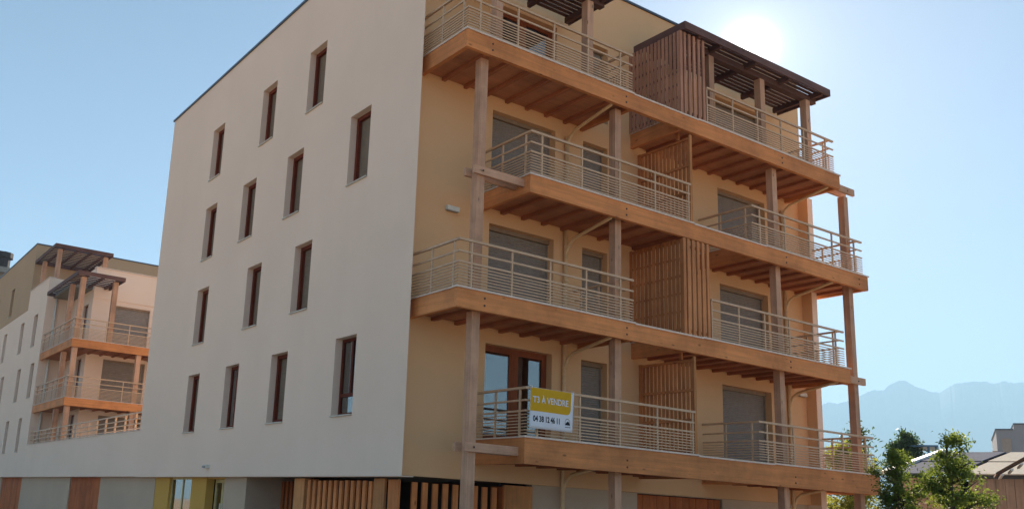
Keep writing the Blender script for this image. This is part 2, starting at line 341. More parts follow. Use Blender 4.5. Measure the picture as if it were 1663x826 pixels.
# balcony decks
YF = -1.44
for k in (1, 2, 3, 4):
    ct = CT(k); bt = ct - (.56 if k == 1 else .43); even = k % 2 == 0
    xl, xr = (.18, 13.80) if even else (2.03, 14.95)
    subs = ((.18, 5.25), (7.0, 13.80)) if even else ((2.03, 7.36), (9.62, 14.95))
    D_ = empty('balcony_deck', (7, -.6, bt), B)
    box('fascia_beam', 'fascia_wood_x', D_, xl, xr, YF, YF + .1, bt, ct - .03)
    # flashing in three overlapping lengths, each a few millimetres off the other
    for i, (a, c) in enumerate(((xl - .03, subs[0][1]), (subs[0][1], subs[1][0] + .6), (subs[1][0] + .6, xr + .03))):
        box('flashing', 'coping_metal', D_, a, c, YF - .03, YF + .14, ct - .028 - .018 * (i == 1), ct + .012 - .018 * (i == 1))
    for i, (a, c) in enumerate(subs):
        box('edge_beam', 'fascia_wood_y', D_, a, a + .1, YF + .1, YW, bt + .001, ct - .03); box('edge_beam', 'fascia_wood_y', D_, c - .1, c, YF + .1, YW, bt + .001, ct - .03)
        box('flashing', 'coping_metal', D_, a - .03, a + .14, YF + .14, YW - .001, ct - .03, ct - .002)
        box('deck_panel', 'soffit_wood', D_, a + .1, c - .1, YF + .1, YW, ct - .31, ct - .05)
        n = int((c - a - .3) / .635)
        for j in range(n + 1):
            x = a + .60 + j * .63
            if x < c - .2: box('joist', 'joist_wood_y', D_, x, x + .09, YF + .1, YW, bt + .04, ct - .31)
    # tie beams clamping the post that stands clear of the deck
    tz = (bt + .16, bt + .34)
    if even:
        for y0 in (YP0 - .075, YP1): box('tie_beam', 'post_wood_x', D_, 13.801, 14.86, y0, y0 + .075, tz[0] - .08, tz[1] - .06)
    else:
        for y0 in (YP0 - .075, YP1): box('tie_beam', 'post_wood_x', D_, .62 if y0 > -1 else .66, 2.029, y0, y0 + .075, tz[0], tz[1])

# bolt heads where posts and beams are clamped
def bolt(parent, x, y, z):
    o = MB().tube([(x, y, z), (x, y - .012, z)], .022, 6).build('bolt', 'chimney_pot', parent); return o
for k in (1, 2, 3, 4):
    bt = CT(k) - (.56 if k == 1 else .43)
    for px in ((.88, 4.99, 11.08) if k % 2 == 0 else (4.99, 11.08, 14.5)):
        for dz in (.12, .27): bolt(B, px, YF - .001, bt + dz)
    for px in ((14.5,) if k % 2 == 0 else (.88,)): bolt(B, px, YP0 - .076, bt + (.17 if k % 2 == 0 else .25))
# railings
def railing(k, pts, bal, ext=()):
    """pts: plan polyline; rails run along each leg; bal: list of (leg, position along axis)"""
    ct = CT(k); Rl = empty('railing', (pts[0][0], pts[0][1], ct), B)
    legs = list(zip(pts[:-1], pts[1:]))
    for i, (a, c) in enumerate(legs):
        alongx = abs(c[0] - a[0]) > abs(c[1] - a[1])
        lo = min(a[0], c[0]) if alongx else min(a[1], c[1]); hi = max(a[0], c[0]) if alongx else max(a[1], c[1])
        off = 0 if alongx else .0
        for j, (z, hh, t) in enumerate([(.976, .05, .055), (.726, .040, .03), (.506, .040, .03)] + [(.055 + q * .064, .022, .02) for q in range(7)]):
            l2, h2 = lo, hi
            if not alongx: l2 = lo + t / 2 + .001 if lo < -1 else lo; z -= .0
            else:
                l2 -= ext[0] if len(ext) else t / 2; h2 += ext[1] if len(ext) > 1 else t / 2
            nm = 'handrail' if j == 0 else 'rail' if j < 3 else 'bar'
            if alongx: box(nm, 'rail_paint', Rl, l2, h2, a[1] - t / 2, a[1] + t / 2, ct + z, ct + z + hh)
            else: box(nm, 'rail_paint', Rl, a[0] - t / 2, a[0] + t / 2, l2, h2, ct + z, ct + z + hh - .002)
    for lg, p in bal:
        a, c = legs[lg]; alongx = abs(c[0] - a[0]) > abs(c[1] - a[1])
        if alongx: box('baluster', 'rail_paint', Rl, p - .02, p + .02, a[1] - .012, a[1] + .024, ct - .02, ct + .974)
        else: box('baluster', 'rail_paint', Rl, a[0] - .012, a[0] + .024, p - .02, p + .02, ct - .02, ct + .973)
    return Rl
YR = -1.405
for k in (4, 2):
    railing(k, [(.22, YW), (.22, YR), (5.02, YR), (5.02, YW)], [(0, -.44), (0, -1.23)] + [(1, .54 + i * 1.07) for i in range(5)] + [(2, -.5), (2, .1)], (.02, .22))
    railing(k, [(7.98, YR), (13.42, YR), (13.42, YW)], [(0, 8.0 + i * 1.045) for i in range(6)] + [(1, -1.2), (1, -.4)], (.0, .18))
for k in (3, 1):
    railing(k, [(2.06, YW), (2.06, YR), (7.30, YR)], [(0, -.41), (0, -1.22)] + [(1, 2.38 + i * 1.21) for i in range(5)], (.02, .0))
    railing(k, [(9.70, YW), (9.70, YR), (14.55, YR), (14.55, YW)], [(0, -.4), (0, -1.2)] + [(1, 10.03 + i * 1.09) for i in range(5)] + [(2, -1.1), (2, -.3)], (.02, .22))

# privacy screens
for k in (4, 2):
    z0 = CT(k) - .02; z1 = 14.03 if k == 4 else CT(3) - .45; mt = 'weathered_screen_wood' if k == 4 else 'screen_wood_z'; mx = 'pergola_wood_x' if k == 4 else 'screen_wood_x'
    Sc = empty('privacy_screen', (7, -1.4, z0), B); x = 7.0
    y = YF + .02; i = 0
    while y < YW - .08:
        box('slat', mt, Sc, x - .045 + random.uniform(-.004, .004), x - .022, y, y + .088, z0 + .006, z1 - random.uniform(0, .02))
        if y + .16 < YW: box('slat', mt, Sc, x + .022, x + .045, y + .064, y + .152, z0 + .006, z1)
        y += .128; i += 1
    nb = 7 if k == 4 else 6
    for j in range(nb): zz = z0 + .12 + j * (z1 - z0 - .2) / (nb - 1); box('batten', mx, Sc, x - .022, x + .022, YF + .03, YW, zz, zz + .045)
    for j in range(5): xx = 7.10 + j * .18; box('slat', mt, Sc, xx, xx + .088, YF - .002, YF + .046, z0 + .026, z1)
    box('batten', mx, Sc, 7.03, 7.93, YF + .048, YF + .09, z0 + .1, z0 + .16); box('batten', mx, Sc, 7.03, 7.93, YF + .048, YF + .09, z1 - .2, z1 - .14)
    box('frame_post', mt, Sc, x - .05, x + .045, YF - .004, YF + .017, z0 + .024, z1)
for k in (3, 1):
    z0 = CT(k) + .01; z1 = CT(k) + 2.30
    Sc = empty('privacy_screen', (7.32, -.5, z0), B); x = 7.32
    box('frame_post', 'corner_board_wood', Sc, x - .05, x + .03, YF + .01, YF + .055, z0, z1 + .04); box('frame_post', 'screen_wood_z', Sc, x - .05, x + .03, YW - .1, YW - .004, z0, z1)
    for j in range(4): zz = z0 + .06 + j * (z1 - z0 - .14) / 3; box('batten', 'screen_wood_y', Sc, x - .05, x - .008, YF + .055, YW - .1, zz, zz + .06)
    y = YF + .075
    while y < YW - .15:
        box('slat', 'screen_wood_z', Sc, x - .006, x + .022, y, y + .085, z0 + .02, z1 - .01); y += .127
    box('hanger', 'screen_wood_z', Sc, x - .045, x + .02, -1.05, -.97, z1 + .001, CT(k + 1) - .31 - .001)

# pergolas on the top floor
def pergola(x0, x1, posts, beams, parent, y0=-1.58, yb=.12, zb=13.98, ypost=(YP0, YP1), zfloor=None, side=True):
    P = empty('pergola', ((x0 + x1) / 2, y0, zb), parent); zf = CT(4) - .05 if zfloor is None else zfloor
    for x in posts: box('post', 'post_wood_z', P, x, x + .2, ypost[0], ypost[1], zf, zb - .06)
    box('plate_beam', 'pergola_wood_x', P, x0 + .12, x1 - .08, ypost[0] + .02, ypost[1] - .02, zb - .06, zb + .10)
    for x in beams: box('cross_beam', 'pergola_wood_y', P, x, x + .10, y0 + .07, yb, zb + .02, zb + .17)
    box('edge_board', 'pergola_wood_x', P, x0, x1, y0, y0 + .045, zb + .06, zb + .27)
    for xx in (x0, x1 - .045): box('edge_board', 'pergola_wood_y', P, xx, xx + .045, y0 + .046, yb + .08, zb + .061, zb + .269)
    y = y0 + .06; i = 0
    while y < yb + .0:
        box('slat', 'pergola_wood_x', P, x0 + .05, x1 - .05, y, y + .105, zb + .171, zb + .20); y += .15; i += 1
    return P
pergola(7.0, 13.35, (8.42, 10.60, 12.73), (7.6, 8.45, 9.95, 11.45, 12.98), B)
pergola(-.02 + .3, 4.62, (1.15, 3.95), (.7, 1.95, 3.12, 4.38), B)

# rain pipes
def pipe(x, zlist):
    P = empty('rain_pipe', (x, YW - .08, GZ + .12), B)
    MB().tube([(x, YW - .06, GZ + .12), (x, YW - .06, 2.4), (x, YW - .06, zlist[-1] - .75)], .05, 10).build('downpipe', 'pipe_beige', P, True)
    for i, zz in enumerate(zlist):
        if i < len(zlist) - 1: MB().tube([(x, YW - .06, zz - .75 + .001), (x, YW - .06, zz - .33)], .047, 10).build('downpipe', 'pipe_beige', P, True)
        MB().tube([(x, YW - .06, zz - 1.02), (x + .02, YW - .09, zz - .88), (x + .06, YW - .14, zz - .72), (x + .05, YW - .30, zz - .62), (x + .02, -1.0, zz - .44), (x + .01, -1.24, zz - .40), (x, -1.3, zz - .33)], .043, 10).build('branch_pipe', 'pipe_beige', P, True)
    for zz in (1.2, 4.4, 7.2, 10.0): box('pipe_clip', 'pipe_beige', P, x - .06, x + .06, YW - .125, YW - .001, zz, zz + .03)
pipe(4.66, [CT(1), CT(2), CT(3), CT(4)]); pipe(13.45, [CT(1), CT(2), CT(3), CT(4)])

# ground floor of the main building (bike store behind slats, porch, garage doors)
XG = .22
BASE = GZ + .121
box('overhang_soffit', 'white_render', B, .001, .299, .001, 17.58, 2.25, 2.267)
G_ = empty('slat_screen', (XG, 2.9, BASE), B)
y = 1.50
while y < 4.62: box('slat', 'slat_wood', G_, XG, XG + .05, y, y + .135, BASE, 2.17 + random.uniform(-.01, .01)); y += .262
G2 = empty('slat_screen', (2, .48, BASE), B); x = .58
while x < 3.0: box('slat', 'slat_wood', G2, x, x + .135, YW + .12, YW + .17, BASE, 2.17 + random.uniform(-.01, .01)); x += .268
box('corner_board', 'corner_board_wood', B, XG, XG + .06, .98, 1.42, BASE, 2.22); box('corner_board', 'slat_wood', B, XG + .02, XG + .08, YW + .14, .86, BASE, 2.2); box('corner_board', 'corner_board_wood', B, XG, XG + .4, 4.70, 5.25, BASE, 2.22)
box('corner_board', 'plank_wood', B, 2.98, 3.02, YW + .06, YW + .5, BASE, 2.2); box('corner_board', 'corner_board_wood', B, 3.021, 3.85, YW + .06, YW + .12, BASE, 2.24)
G3 = empty('slat_screen', (1.5, 6.4, BASE), B); y = 5.2
while y < 8.1: box('slat', 'red_board_wood', G3, 1.3, 1.35, y, y + .135, BASE, 2.2); y += .26
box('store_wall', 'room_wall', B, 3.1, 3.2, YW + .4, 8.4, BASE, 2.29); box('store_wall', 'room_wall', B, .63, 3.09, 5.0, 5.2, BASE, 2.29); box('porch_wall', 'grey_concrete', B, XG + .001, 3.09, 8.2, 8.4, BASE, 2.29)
wall('ground_floor_wall', 'grey_concrete', B, 'y', YW + .10, YW + .3, 3.86, 14.369, BASE, 2.289, [(7.30, 10.55, BASE, 2.27)])
Gd = empty('board_door', (8.9, YW + .2, BASE), B); x = 7.31
while x < 10.5: box('board', 'red_board_wood', Gd, x, x + .236, YW + .15 - random.uniform(0, .015), YW + .19, BASE + .02, 2.25); x += .247
wall('ground_floor_wall', 'grey_concrete', B, 'x', XG, XG + .25, 8.401, 9.75, BASE, 2.249)
wall('entrance_wall', 'ochre_render', B, 'x', XG + .012, XG + .262, 11.2, 15.9, BASE, 2.249, [(12.45, 14.5, .35, 2.235)])
wall('ground_floor_wall', 'grey_concrete', B, 'x', XG, XG + .25, 15.901, 17.58, BASE, 2.249)
W_ = empty('entrance_window', (XG, 13.5, .35), B)
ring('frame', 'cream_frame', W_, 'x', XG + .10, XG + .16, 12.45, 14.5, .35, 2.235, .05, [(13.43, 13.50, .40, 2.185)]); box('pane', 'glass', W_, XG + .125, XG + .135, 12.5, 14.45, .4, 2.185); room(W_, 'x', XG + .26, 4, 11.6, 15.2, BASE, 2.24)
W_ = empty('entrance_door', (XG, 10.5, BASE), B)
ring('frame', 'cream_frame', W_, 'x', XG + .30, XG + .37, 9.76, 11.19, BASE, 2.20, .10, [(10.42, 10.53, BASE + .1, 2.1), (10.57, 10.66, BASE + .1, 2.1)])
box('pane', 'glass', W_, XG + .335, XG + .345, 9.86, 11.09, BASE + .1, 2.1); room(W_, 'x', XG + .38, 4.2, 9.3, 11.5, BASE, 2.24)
box('door_pull', 'white_plastic', W_, XG + .25, XG + .28, 10.44, 10.47, .9, 1.5); box('door_pull', 'white_plastic', W_, XG + .25, XG + .28, 10.61, 10.64, .9, 1.5)
box('door_head', 'ochre_render', B, XG + .05, XG + .40, 9.751, 11.199, 2.201, 2.248)

# ------------------------------------------------------------------ podium between the buildings
P_ = empty('podium_wall', (0, 27, GZ)); tag(P_, 'long white podium wall with grey base, plank doors and railing beside apartment building', 'wall')
box('parapet', 'white_render', P_, .001, .3, 17.586, 36.80, 2.268, 3.92); box('flashing', 'coping_metal', P_, -.03, .33, 17.59, 36.79, 3.921, 3.945)
wall('base_wall', 'grey_concrete', P_, 'x', XG, XG + .25, 17.581, 45.0, BASE, 2.27, [(22.7, 27.6, BASE, 2.26), (37.9, 43.6, BASE, 2.26)])
box('terrace_slab', 'concrete_slab', P_, .31, 14.3, 17.6, 36.8, 2.9, 3.1)
for a, c in ((22.7, 27.6), (37.9, 43.6)):
    Dp = empty('garage_door', (XG, (a + c) / 2, BASE), P_); y = a + .01
    while y < c - .1: box('plank', 'plank_wood', Dp, XG + .06 - random.uniform(0, .014), XG + .11, y, min(y + .232, c - .005), BASE, 2.255); y += .243
Rl = empty('railing', (.1, 27, 3.94), P_)
for j, (z, hh) in enumerate(((.64, .05), (.43, .035), (.24, .035), (.07, .03))): box('rail', 'rail_paint', Rl, .12, .16, 17.6, 36.85, 3.95 + z, 3.95 + z + hh)
y = 18.6
while y < 36.7: box('baluster', 'rail_paint', Rl, .105, .175, y, y + .05, 3.946, 4.585); y += 1.32

# ------------------------------------------------------------------ neighbouring building
Nb = empty('neighbour_building', (5, 44, GZ)); tag(Nb, 'smaller white and tan apartment building further back with corner balconies and pergolas', 'building')
nw = [(38.65, 39.6, 9.48, 11.36), (42.28, 43.25, 9.48, 11.36), (47.55, 48.5, 9.48, 11.36), (37.8, 38.75, 6.53, 8.47), (41.35, 42.3, 6.53, 8.47), (46.4, 47.35, 6.53, 8.47), (39.0, 39.85, 3.6, 5.5), (42.6, 43.5, 3.6, 5.5), (51.5, 52.4, 6.53, 8.47), (52.4, 53.3, 9.48, 11.36), (47.6, 48.5, 3.6, 5.5)]
wall('street_wall', 'white_render', Nb, 'x', .0, .3, 36.81, 72, 2.268, 12.0, nw); box('street_wall', 'white_render', Nb, .001, .3, 36.811, 41.8, 12.0, 13.13); box('wall_coping', 'coping_metal', Nb, -.03, .33, 36.78, 41.78, 13.13, 13.17)
box('base_wall', 'grey_concrete', Nb, XG, XG + .25, 45.0, 72, BASE, 2.26)
aw = [(47.2, 48.15, 12.4, 14.3), (52.2, 53.1, 12.4, 14.3)]
wall('attic_wall', 'tan_render', Nb, 'x', .01, .31, 41.8, 72, 12.001, 16.1, aw); box('attic_wall', 'tan_render', Nb, .31, 14, 41.801, 42.1, 12.0, 16.099); box('wall_coping', 'roof_metal', Nb, -.03, .36, 41.76, 72, 16.1, 16.17); box('wall_coping', 'roof_metal', Nb, .36, 14, 41.76, 42.14, 16.1, 16.17)
for y0, y1, z0, z1 in nw + aw:
    W_ = empty('window', (.2, y0, z0), Nb)
    ring('frame', 'shutter_casing', W_, 'x', .16, .24, y0, y1, z0, z1, .06); shutter('roller_shutter', W_, 'x', .21, y0 + .06, y1 - .06, z0 + .06, z1 - .06, .09)
    box('sill', 'sill_metal', W_, -.04, .158, y0 + .006, y1 - .006, z0 + .001, z0 + .03)
box('attic_roof', 'concrete_slab', Nb, .32, 14, 42.11, 72, 15.4, 15.6); box('north_wall', 'white_render', Nb, .31, 14, 71.7, 72, GZ, 16.1); box('east_wall', 'white_render', Nb, 13.7, 14, 42.2, 71.6, GZ, 15.3)
# recessed corner: return wall, side wall, inner south wall
nd = [(2.62, 4.45, 8.95, 11.28), (2.3, 4.5, 6.1, 8.40), (2.4, 4.6, 3.15, 5.5)]
wall('return_wall', 'white_render', Nb, 'y', 36.815, 37.1, .3, 1.4, 3.1, 13.13); wall('side_wall', 'white_render', Nb, 'x', 1.40, 1.7, 32.81, 36.81, 3.1, 13.128, [(33.3, 34.3, 8.95, 11.3), (33.3, 34.3, 6.1, 8.4), (33.3, 34.3, 3.2, 5.5)])
wall('south_wall', 'white_render', Nb, 'y', 32.5, 32.8, 1.40, 14, 3.1, 13.129, nd); box('wall_coping', 'coping_metal', Nb, 1.36, 14, 32.44, 32.84, 13.13, 13.18); box('string_course', 'white_render', Nb, 1.42, 14, 32.46, 32.499, 11.52, 11.60)
box('terrace_slab', 'concrete_slab', Nb, .31, 14, 32.85, 41.79, 12.0, 12.2)
for u0, u1, z0, z1 in nd:
    D_ = empty('balcony_door', (u0, 32.7, z0), Nb); shutter('roller_shutter', D_, 'y', 32.68, u0, u1, z0, z1, .09); box('shutter_casing', 'shutter_casing', D_, u0, u1, 32.6, 32.66, z1 - .1, z1 - .001)
for z0, z1 in ((8.95, 11.3), (6.1, 8.4), (3.2, 5.5)):
    D_ = empty('side_door', (1.5, 33.8, z0), Nb); ring('frame', 'frame_wood', D_, 'x', 1.52, 1.6, 33.3, 34.3, z0, z1, .07); box('leaf', 'shutter_grey', D_, 1.55, 1.58, 33.37, 34.23, z0 + .07, z1 - .07)
MB().tube([(.5, 36.74, 3.1), (.5, 36.74, 12.3)], .06, 8).build('downpipe', 'white_plastic', Nb, True)
for ct in (8.90, 6.05):
    D_ = empty('balcony_deck', (4, 33, ct), Nb); bt = ct - .42
    box('fascia_beam', 'fascia_wood_x', D_, .05, 12, 30.0, 30.1, bt, ct - .03); box('edge_beam', 'fascia_wood_y', D_, .051, .15, 30.1, 36.8, bt + .001, ct - .03)
    box('flashing', 'coping_metal', D_, .02, 12, 29.97, 30.14, ct - .028, ct); box('flashing', 'coping_metal', D_, .021, .19, 30.141, 36.8, ct - .029, ct - .001)
    box('deck_panel', 'soffit_wood', D_, .15, 12, 30.1, 32.5, ct - .31, ct - .05); box('deck_panel', 'soffit_wood', D_, .15, 1.4, 32.501, 36.8, ct - .311, ct - .051)
    for j in range(17): box('joist', 'joist_wood_y', D_, .8 + j * .63, .89 + j * .63, 30.1, 32.49, bt + .04, ct - .31)
    Rl = empty('railing', (.1, 30, ct), Nb)
    for j, (z, hh, t) in enumerate([(.976, .05, .055), (.726, .040, .03), (.506, .040, .03)] + [(.055 + q * .064, .022, .02) for q in range(7)]):
        nm = 'handrail' if j == 0 else 'rail' if j < 3 else 'bar'
        box(nm, 'rail_paint', Rl, .09 - t / 2, 11.9, 30.05 - t / 2, 30.05 + t / 2, ct + z, ct + z + hh); box(nm, 'rail_paint', Rl, .09 - t / 2, .09 + t / 2, 30.051 + t / 2, 36.8, ct + z, ct + z + hh - .002)
    for j in range(10): box('baluster', 'rail_paint', Rl, .45 + j * 1.15, .49 + j * 1.15, 30.035, 30.075, ct - .02, ct + .974)
    for j in range(6): box('baluster', 'rail_paint', Rl, .075, .115, 30.7 + j * 1.15, 30.74 + j * 1.15, ct - .02, ct + .973)
for x, y0, z0, z1 in ((.16, 30.15, 3.1, 5.63), (.16, 30.15, 6.0, 8.48), (.16, 30.15, 8.85, 12.0), (3.3, 30.15, 6.0, 8.48), (3.3, 30.15, 3.1, 5.63), (1.75, 30.15, 8.85, 12.0), (.16, 32.3, 8.85, 12.0), (.16, 32.3, 6.0, 8.48), (.16, 32.3, 3.1, 5.63)):
    box('post', 'post_wood_z', Nb, x, x + .24, y0, y0 + .24, z0, z1)
def small_pergola(x0, x1, y0, y1, z, posts, zf):
    P = empty('pergola', (x0, y0, z), Nb)
    for x in posts: box('post', 'post_wood_z', P, x[0], x[0] + .24, x[1], x[1] + .24, zf, z)
    for xx in (x0, x1 - .06): box('edge_board', 'pergola_wood_y', P, xx, xx + .06, y0 + .061, y1, z, z + .2)
    box('edge_board', 'pergola_wood_x', P, x0, x1, y0, y0 + .06, z + .001, z + .2); box('edge_board', 'pergola_wood_x', P, x0 + .061, x1 - .061, y1 - .06, y1, z + .001, z + .199)
    xx = x0 + .5
    while xx < x1 - .2: box('cross_beam', 'pergola_wood_y', P, xx, xx + .1, y0 + .061, y1 - .061, z + .02, z + .13); xx += .75
    y = y0 + .15
    while y < y1 - .2: box('slat', 'pergola_wood_x', P, x0 + .061, x1 - .061, y, y + .13, z + .14, z + .18); y += .42
small_pergola(-.12, 2.2, 29.75, 36.4, 12.0, [], 0)
small_pergola(.0, 3.2, 36.5, 41.7, 14.85, [(.25, 36.9), (.25, 40.6), (2.8, 36.9)], 12.2)

# far building with chimneys at the left edge
Fb = empty('distant_building', (8, 80, GZ)); tag(Fb, 'grey building with chimney pots rising behind the tan attic', 'building')
box('wall', 'far_brown_render', Fb, 2, 14, 74, 100, GZ, 20.9); box('roof', 'concrete_slab', Fb, 1.6, 14.4, 73.6, 100.4, 20.9, 21.4)
for y in (75.6, 78.4):
    MB().tube([(3.2, y, 21.3), (3.2, y, 22.6), (3.2, y, 22.62), (3.2, y, 23.1)], [.75, .75, .95, .95], 12).build('chimney', 'chimney_pot', Fb)

# ------------------------------------------------------------------ banner on the first-floor railing
YB = -1.475; x0, x1, zt, zb_ = 2.13, 3.35, 4.20, 3.35
def by(x, z): return YB - .012 * math.sin((x - x0) * 5.0) - .035 * (zt - z) / .85 * (0.6 + .4 * math.cos((x - x0) * 2.2))
def patch(name, mat, fn, nx, nz, off, parent):
    vs = []; fs = []
    for i in range(nx + 1):
        for j in range(nz + 1):
            x, z = fn(i / nx, j / nz); vs.append((x, by(x, z) - off, z))
    for i in range(nx):
        for j in range(nz): a = i * (nz + 1) + j; fs.append((a, a + nz + 1, a + nz + 2, a + 1))
    return mesh(name, mat, parent, vs, fs, True)
Bn = empty('banner', (x0, YB, zb_)); tag(Bn, 'yellow and white for-sale banner tied to the lowest balcony railing', 'banner')
sheet = patch('sheet', 'banner_white', lambda u, v: (x0 + u * (x1 - x0) - .05 * (1 - v), zb_ + v * (zt - zb_)), 20, 12, 0, Bn)
so = sheet.modifiers.new('thickness', 'SOLIDIFY'); so.thickness = .003; so.offset = 1
yx1 = x1 - .075; yz0 = zb_ + .36
def yfn(u, v):
    x = x0 + .004 + u * (yx1 - x0); r_ = .10; d = max(0, x - (yx1 - r_)); lo = yz0 + (r_ - math.sqrt(max(0, r_ * r_ - d * d)))
    z = lo + v * (zt - .004 - lo); return (x - .05 * (1 - (z - zb_) / (zt - zb_)), z)
patch('yellow_field', 'banner_yellow', yfn, 40, 8, .004, Bn)
def text(name, body, size, x, z, mat, off=.007, sx=1.0, bold=.0):
    cu = bpy.data.curves.new(name, 'FONT'); cu.body = body; cu.size = size; cu.offset = bold; cu.resolution_u = 3
    t = bpy.data.objects.new(name, cu); COL.objects.link(t); bpy.context.view_layer.update()
    me = bpy.data.meshes.new_from_object(t.evaluated_get(bpy.context.evaluated_depsgraph_get())); bpy.data.objects.remove(t)
    o = bpy.data.objects.new(name, me); COL.objects.link(o); o.parent = Bn; me.materials.clear(); me.materials.append(M[mat]); og = origin(Bn)
    for v in me.vertices:
        X = x + v.co.x * sx; Z = z + v.co.y; v.co = Vector((X, by(X, Z) - off, Z)) - og
    return o
text('lettering', 'T3 À VENDRE', .185, x0 + .05, zb_ + .54, 'banner_white', .008, .90, .003)
for i, pair in enumerate(('04', '38', '12', '46', '11')): text('lettering', pair, .165, x0 + .05 + i * .163, zb_ + .15, 'banner_ink', .004, .78, .006)
# emblem: grey ring segment with a dark hill under it, and its small line of print
cx, cz = x1 - .185, zb_ + .20; vs = []; fs = []
for i in range(17):
    a = R(-30 + 240 * i / 16)
    for rr in (.068, .088): X = cx + math.cos(a) * rr * .85; Z = cz + math.sin(a) * rr; vs.append((X, by(X, Z) - .005, Z))
for i in range(16): fs.append((2 * i, 2 * i + 1, 2 * i + 3, 2 * i + 2))
mesh('emblem', 'banner_grey', Bn, vs, fs)
hp = [(-.075, -.055), (.075, -.055), (.06, -.02), (.015, .035), (-.01, .012), (-.04, -.005)]
mesh('emblem', 'banner_ink', Bn, [(cx + a, by(cx + a, cz + b_) - .006, cz + b_) for a, b_ in hp], [tuple(range(6))])
for i in range(6): X = cx - .07 + i * .026; mesh('emblem_print', 'banner_ink', Bn, [(X, by(X, cz - .1) - .006, cz - .105), (X + .017, by(X, cz - .1) - .006, cz - .105), (X + .017, by(X, cz - .1) - .006, cz - .088), (X, by(X, cz - .1) - .006, cz - .088)], [(0, 1, 2, 3)])
for X in (x0 + .03, x1 - .03): MB().tube([(X, YB - .012, zt - .02), (X, YB - .02, zt + .02), (X, YR, zt + .04)], .008, 6).build('tie', 'white_plastic', Bn)

# wall lamps
def lamp(name, label, x, y, z, face):
    L = empty(name, (x, y, z)); tag(L, label, 'lamp', 'outdoor wall lamps')
    if face == 'y': box('housing', 'white_plastic', L, x - .17, x + .17, y - .10, y - .001, z - .05, z + .05); box('diffuser', 'banner_grey', L, x - .15, x + .15, y - .095, y - .02, z - .07, z - .0501)
    else: box('housing', 'white_plastic', L, x - .11, x - .001, y - .12, y + .12, z - .05, z + .05); box('diffuser', 'banner_grey', L, x - .16, x - .111, y - .07, y + .07, z - .045, z + .02)
lamp('wall_lamp', 'white wall lamp beside the second-floor corner balcony', 1.2, YW, 8.30, 'y')
lamp('wall_lamp', 'white wall lamp on beige wall at the right end of the first-floor balcony', 14.1, YW, 5.46, 'y')
lamp('wall_lamp', 'small white lamp low on the white gable above the entrance', 0, 10.63, 2.55, 'x')

# ------------------------------------------------------------------ low sheds, far house, steel frame on the right
def P2(d, s):      # d metres away along azimuth 63.3 deg from the street corner, s metres to the right of it
    a = R(63.3); return (-10.44 + math.sin(a) * d + math.cos(a) * s, -16.13 + math.cos(a) * d - math.sin(a) * s)
SHO = P2(34, -1.82)
def P3(d, s):      # frame of the shed row, turned a little from P2; origin at its near left eave
    a = R(76.9); return (SHO[0] + math.sin(a) * d + math.cos(a) * s, SHO[1] + math.cos(a) * d - math.sin(a) * s)
def quad_prism(name, mat, parent, pts_bottom, pts_top):
    n = len(pts_bottom); vs = list(pts_bottom) + list(pts_top); fs = [tuple(range(n))[::-1], tuple(range(n, 2 * n))] + [(i, (i + 1) % n, n + (i + 1) % n, n + i) for i in range(n)]
    return mesh(name, mat, parent, vs, fs)
def sheet_roof(parent, mat, s0, s1, d0, d1, z0, z1, step=1.0, overlap=0):
    s = s0
    while s < s1 - .05:
        e = min(s + step - .02, s1)
        for t0, t1 in ((0, .5), (.5, 1)):
            da, db = d0 + (d1 - d0) * t0, d0 + (d1 - d0) * t1 + .02; za, zb2 = z0 + (z1 - z0) * t0 + .03 * (t0 > 0), z0 + (z1 - z0) * t1
            c = [(*P3(da, s), za), (*P3(da, e), za), (*P3(db, e), zb2), (*P3(db, s), zb2)]
            quad_prism('roof_sheet', mat, parent, c, [(x, y, z + .035) for x, y, z in c])
        s += step
def shed(label, s0, s1, d0, d1, ze, zr, roofmat, zbase=GZ):
    T = empty('shed', (*P3(d0, s0), zbase)); tag(T, label, 'shed')
    s = s0 + .1
    while s < s1 - .1:
        c = [(*P3(d0, s), zbase), (*P3(d0, s + .235), zbase), (*P3(d0 + .04, s + .235), zbase), (*P3(d0 + .04, s), zbase)]
        quad_prism('board', 'barn_wood', T, c, [(x, y, ze - .1) for x, y, z in c]); s += .245
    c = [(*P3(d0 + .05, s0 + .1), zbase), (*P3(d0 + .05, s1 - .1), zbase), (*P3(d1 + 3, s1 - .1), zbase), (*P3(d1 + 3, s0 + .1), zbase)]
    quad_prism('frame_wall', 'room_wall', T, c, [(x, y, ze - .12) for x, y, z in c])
    sheet_roof(T, roofmat, s0, s1, d0 - .3, d1, ze, zr); sheet_roof(T, roofmat, s0, s1, d1 + 5, d1, ze, zr)
    return T
T = shed('low timber shed with dark sheet roof and white verge behind the young tree', 0, 2.05, .3, 7.2, 3.48, 4.69, 'dark_sheet')
e0 = [(*P3(-.05, -.12), 3.47), (*P3(-.05, .06), 3.47), (*P3(7.2, .06), 4.74), (*P3(7.2, -.12), 4.74)]
quad_prism('verge', 'white_verge', T, e0, [(x, y, z + .10) for x, y, z in e0])
T2 = shed('weathered timber shed with pale grey sheet roof at the right edge', 2.15, 9.5, .4, 7.2, 3.48, 4.68, 'fibre_sheet')
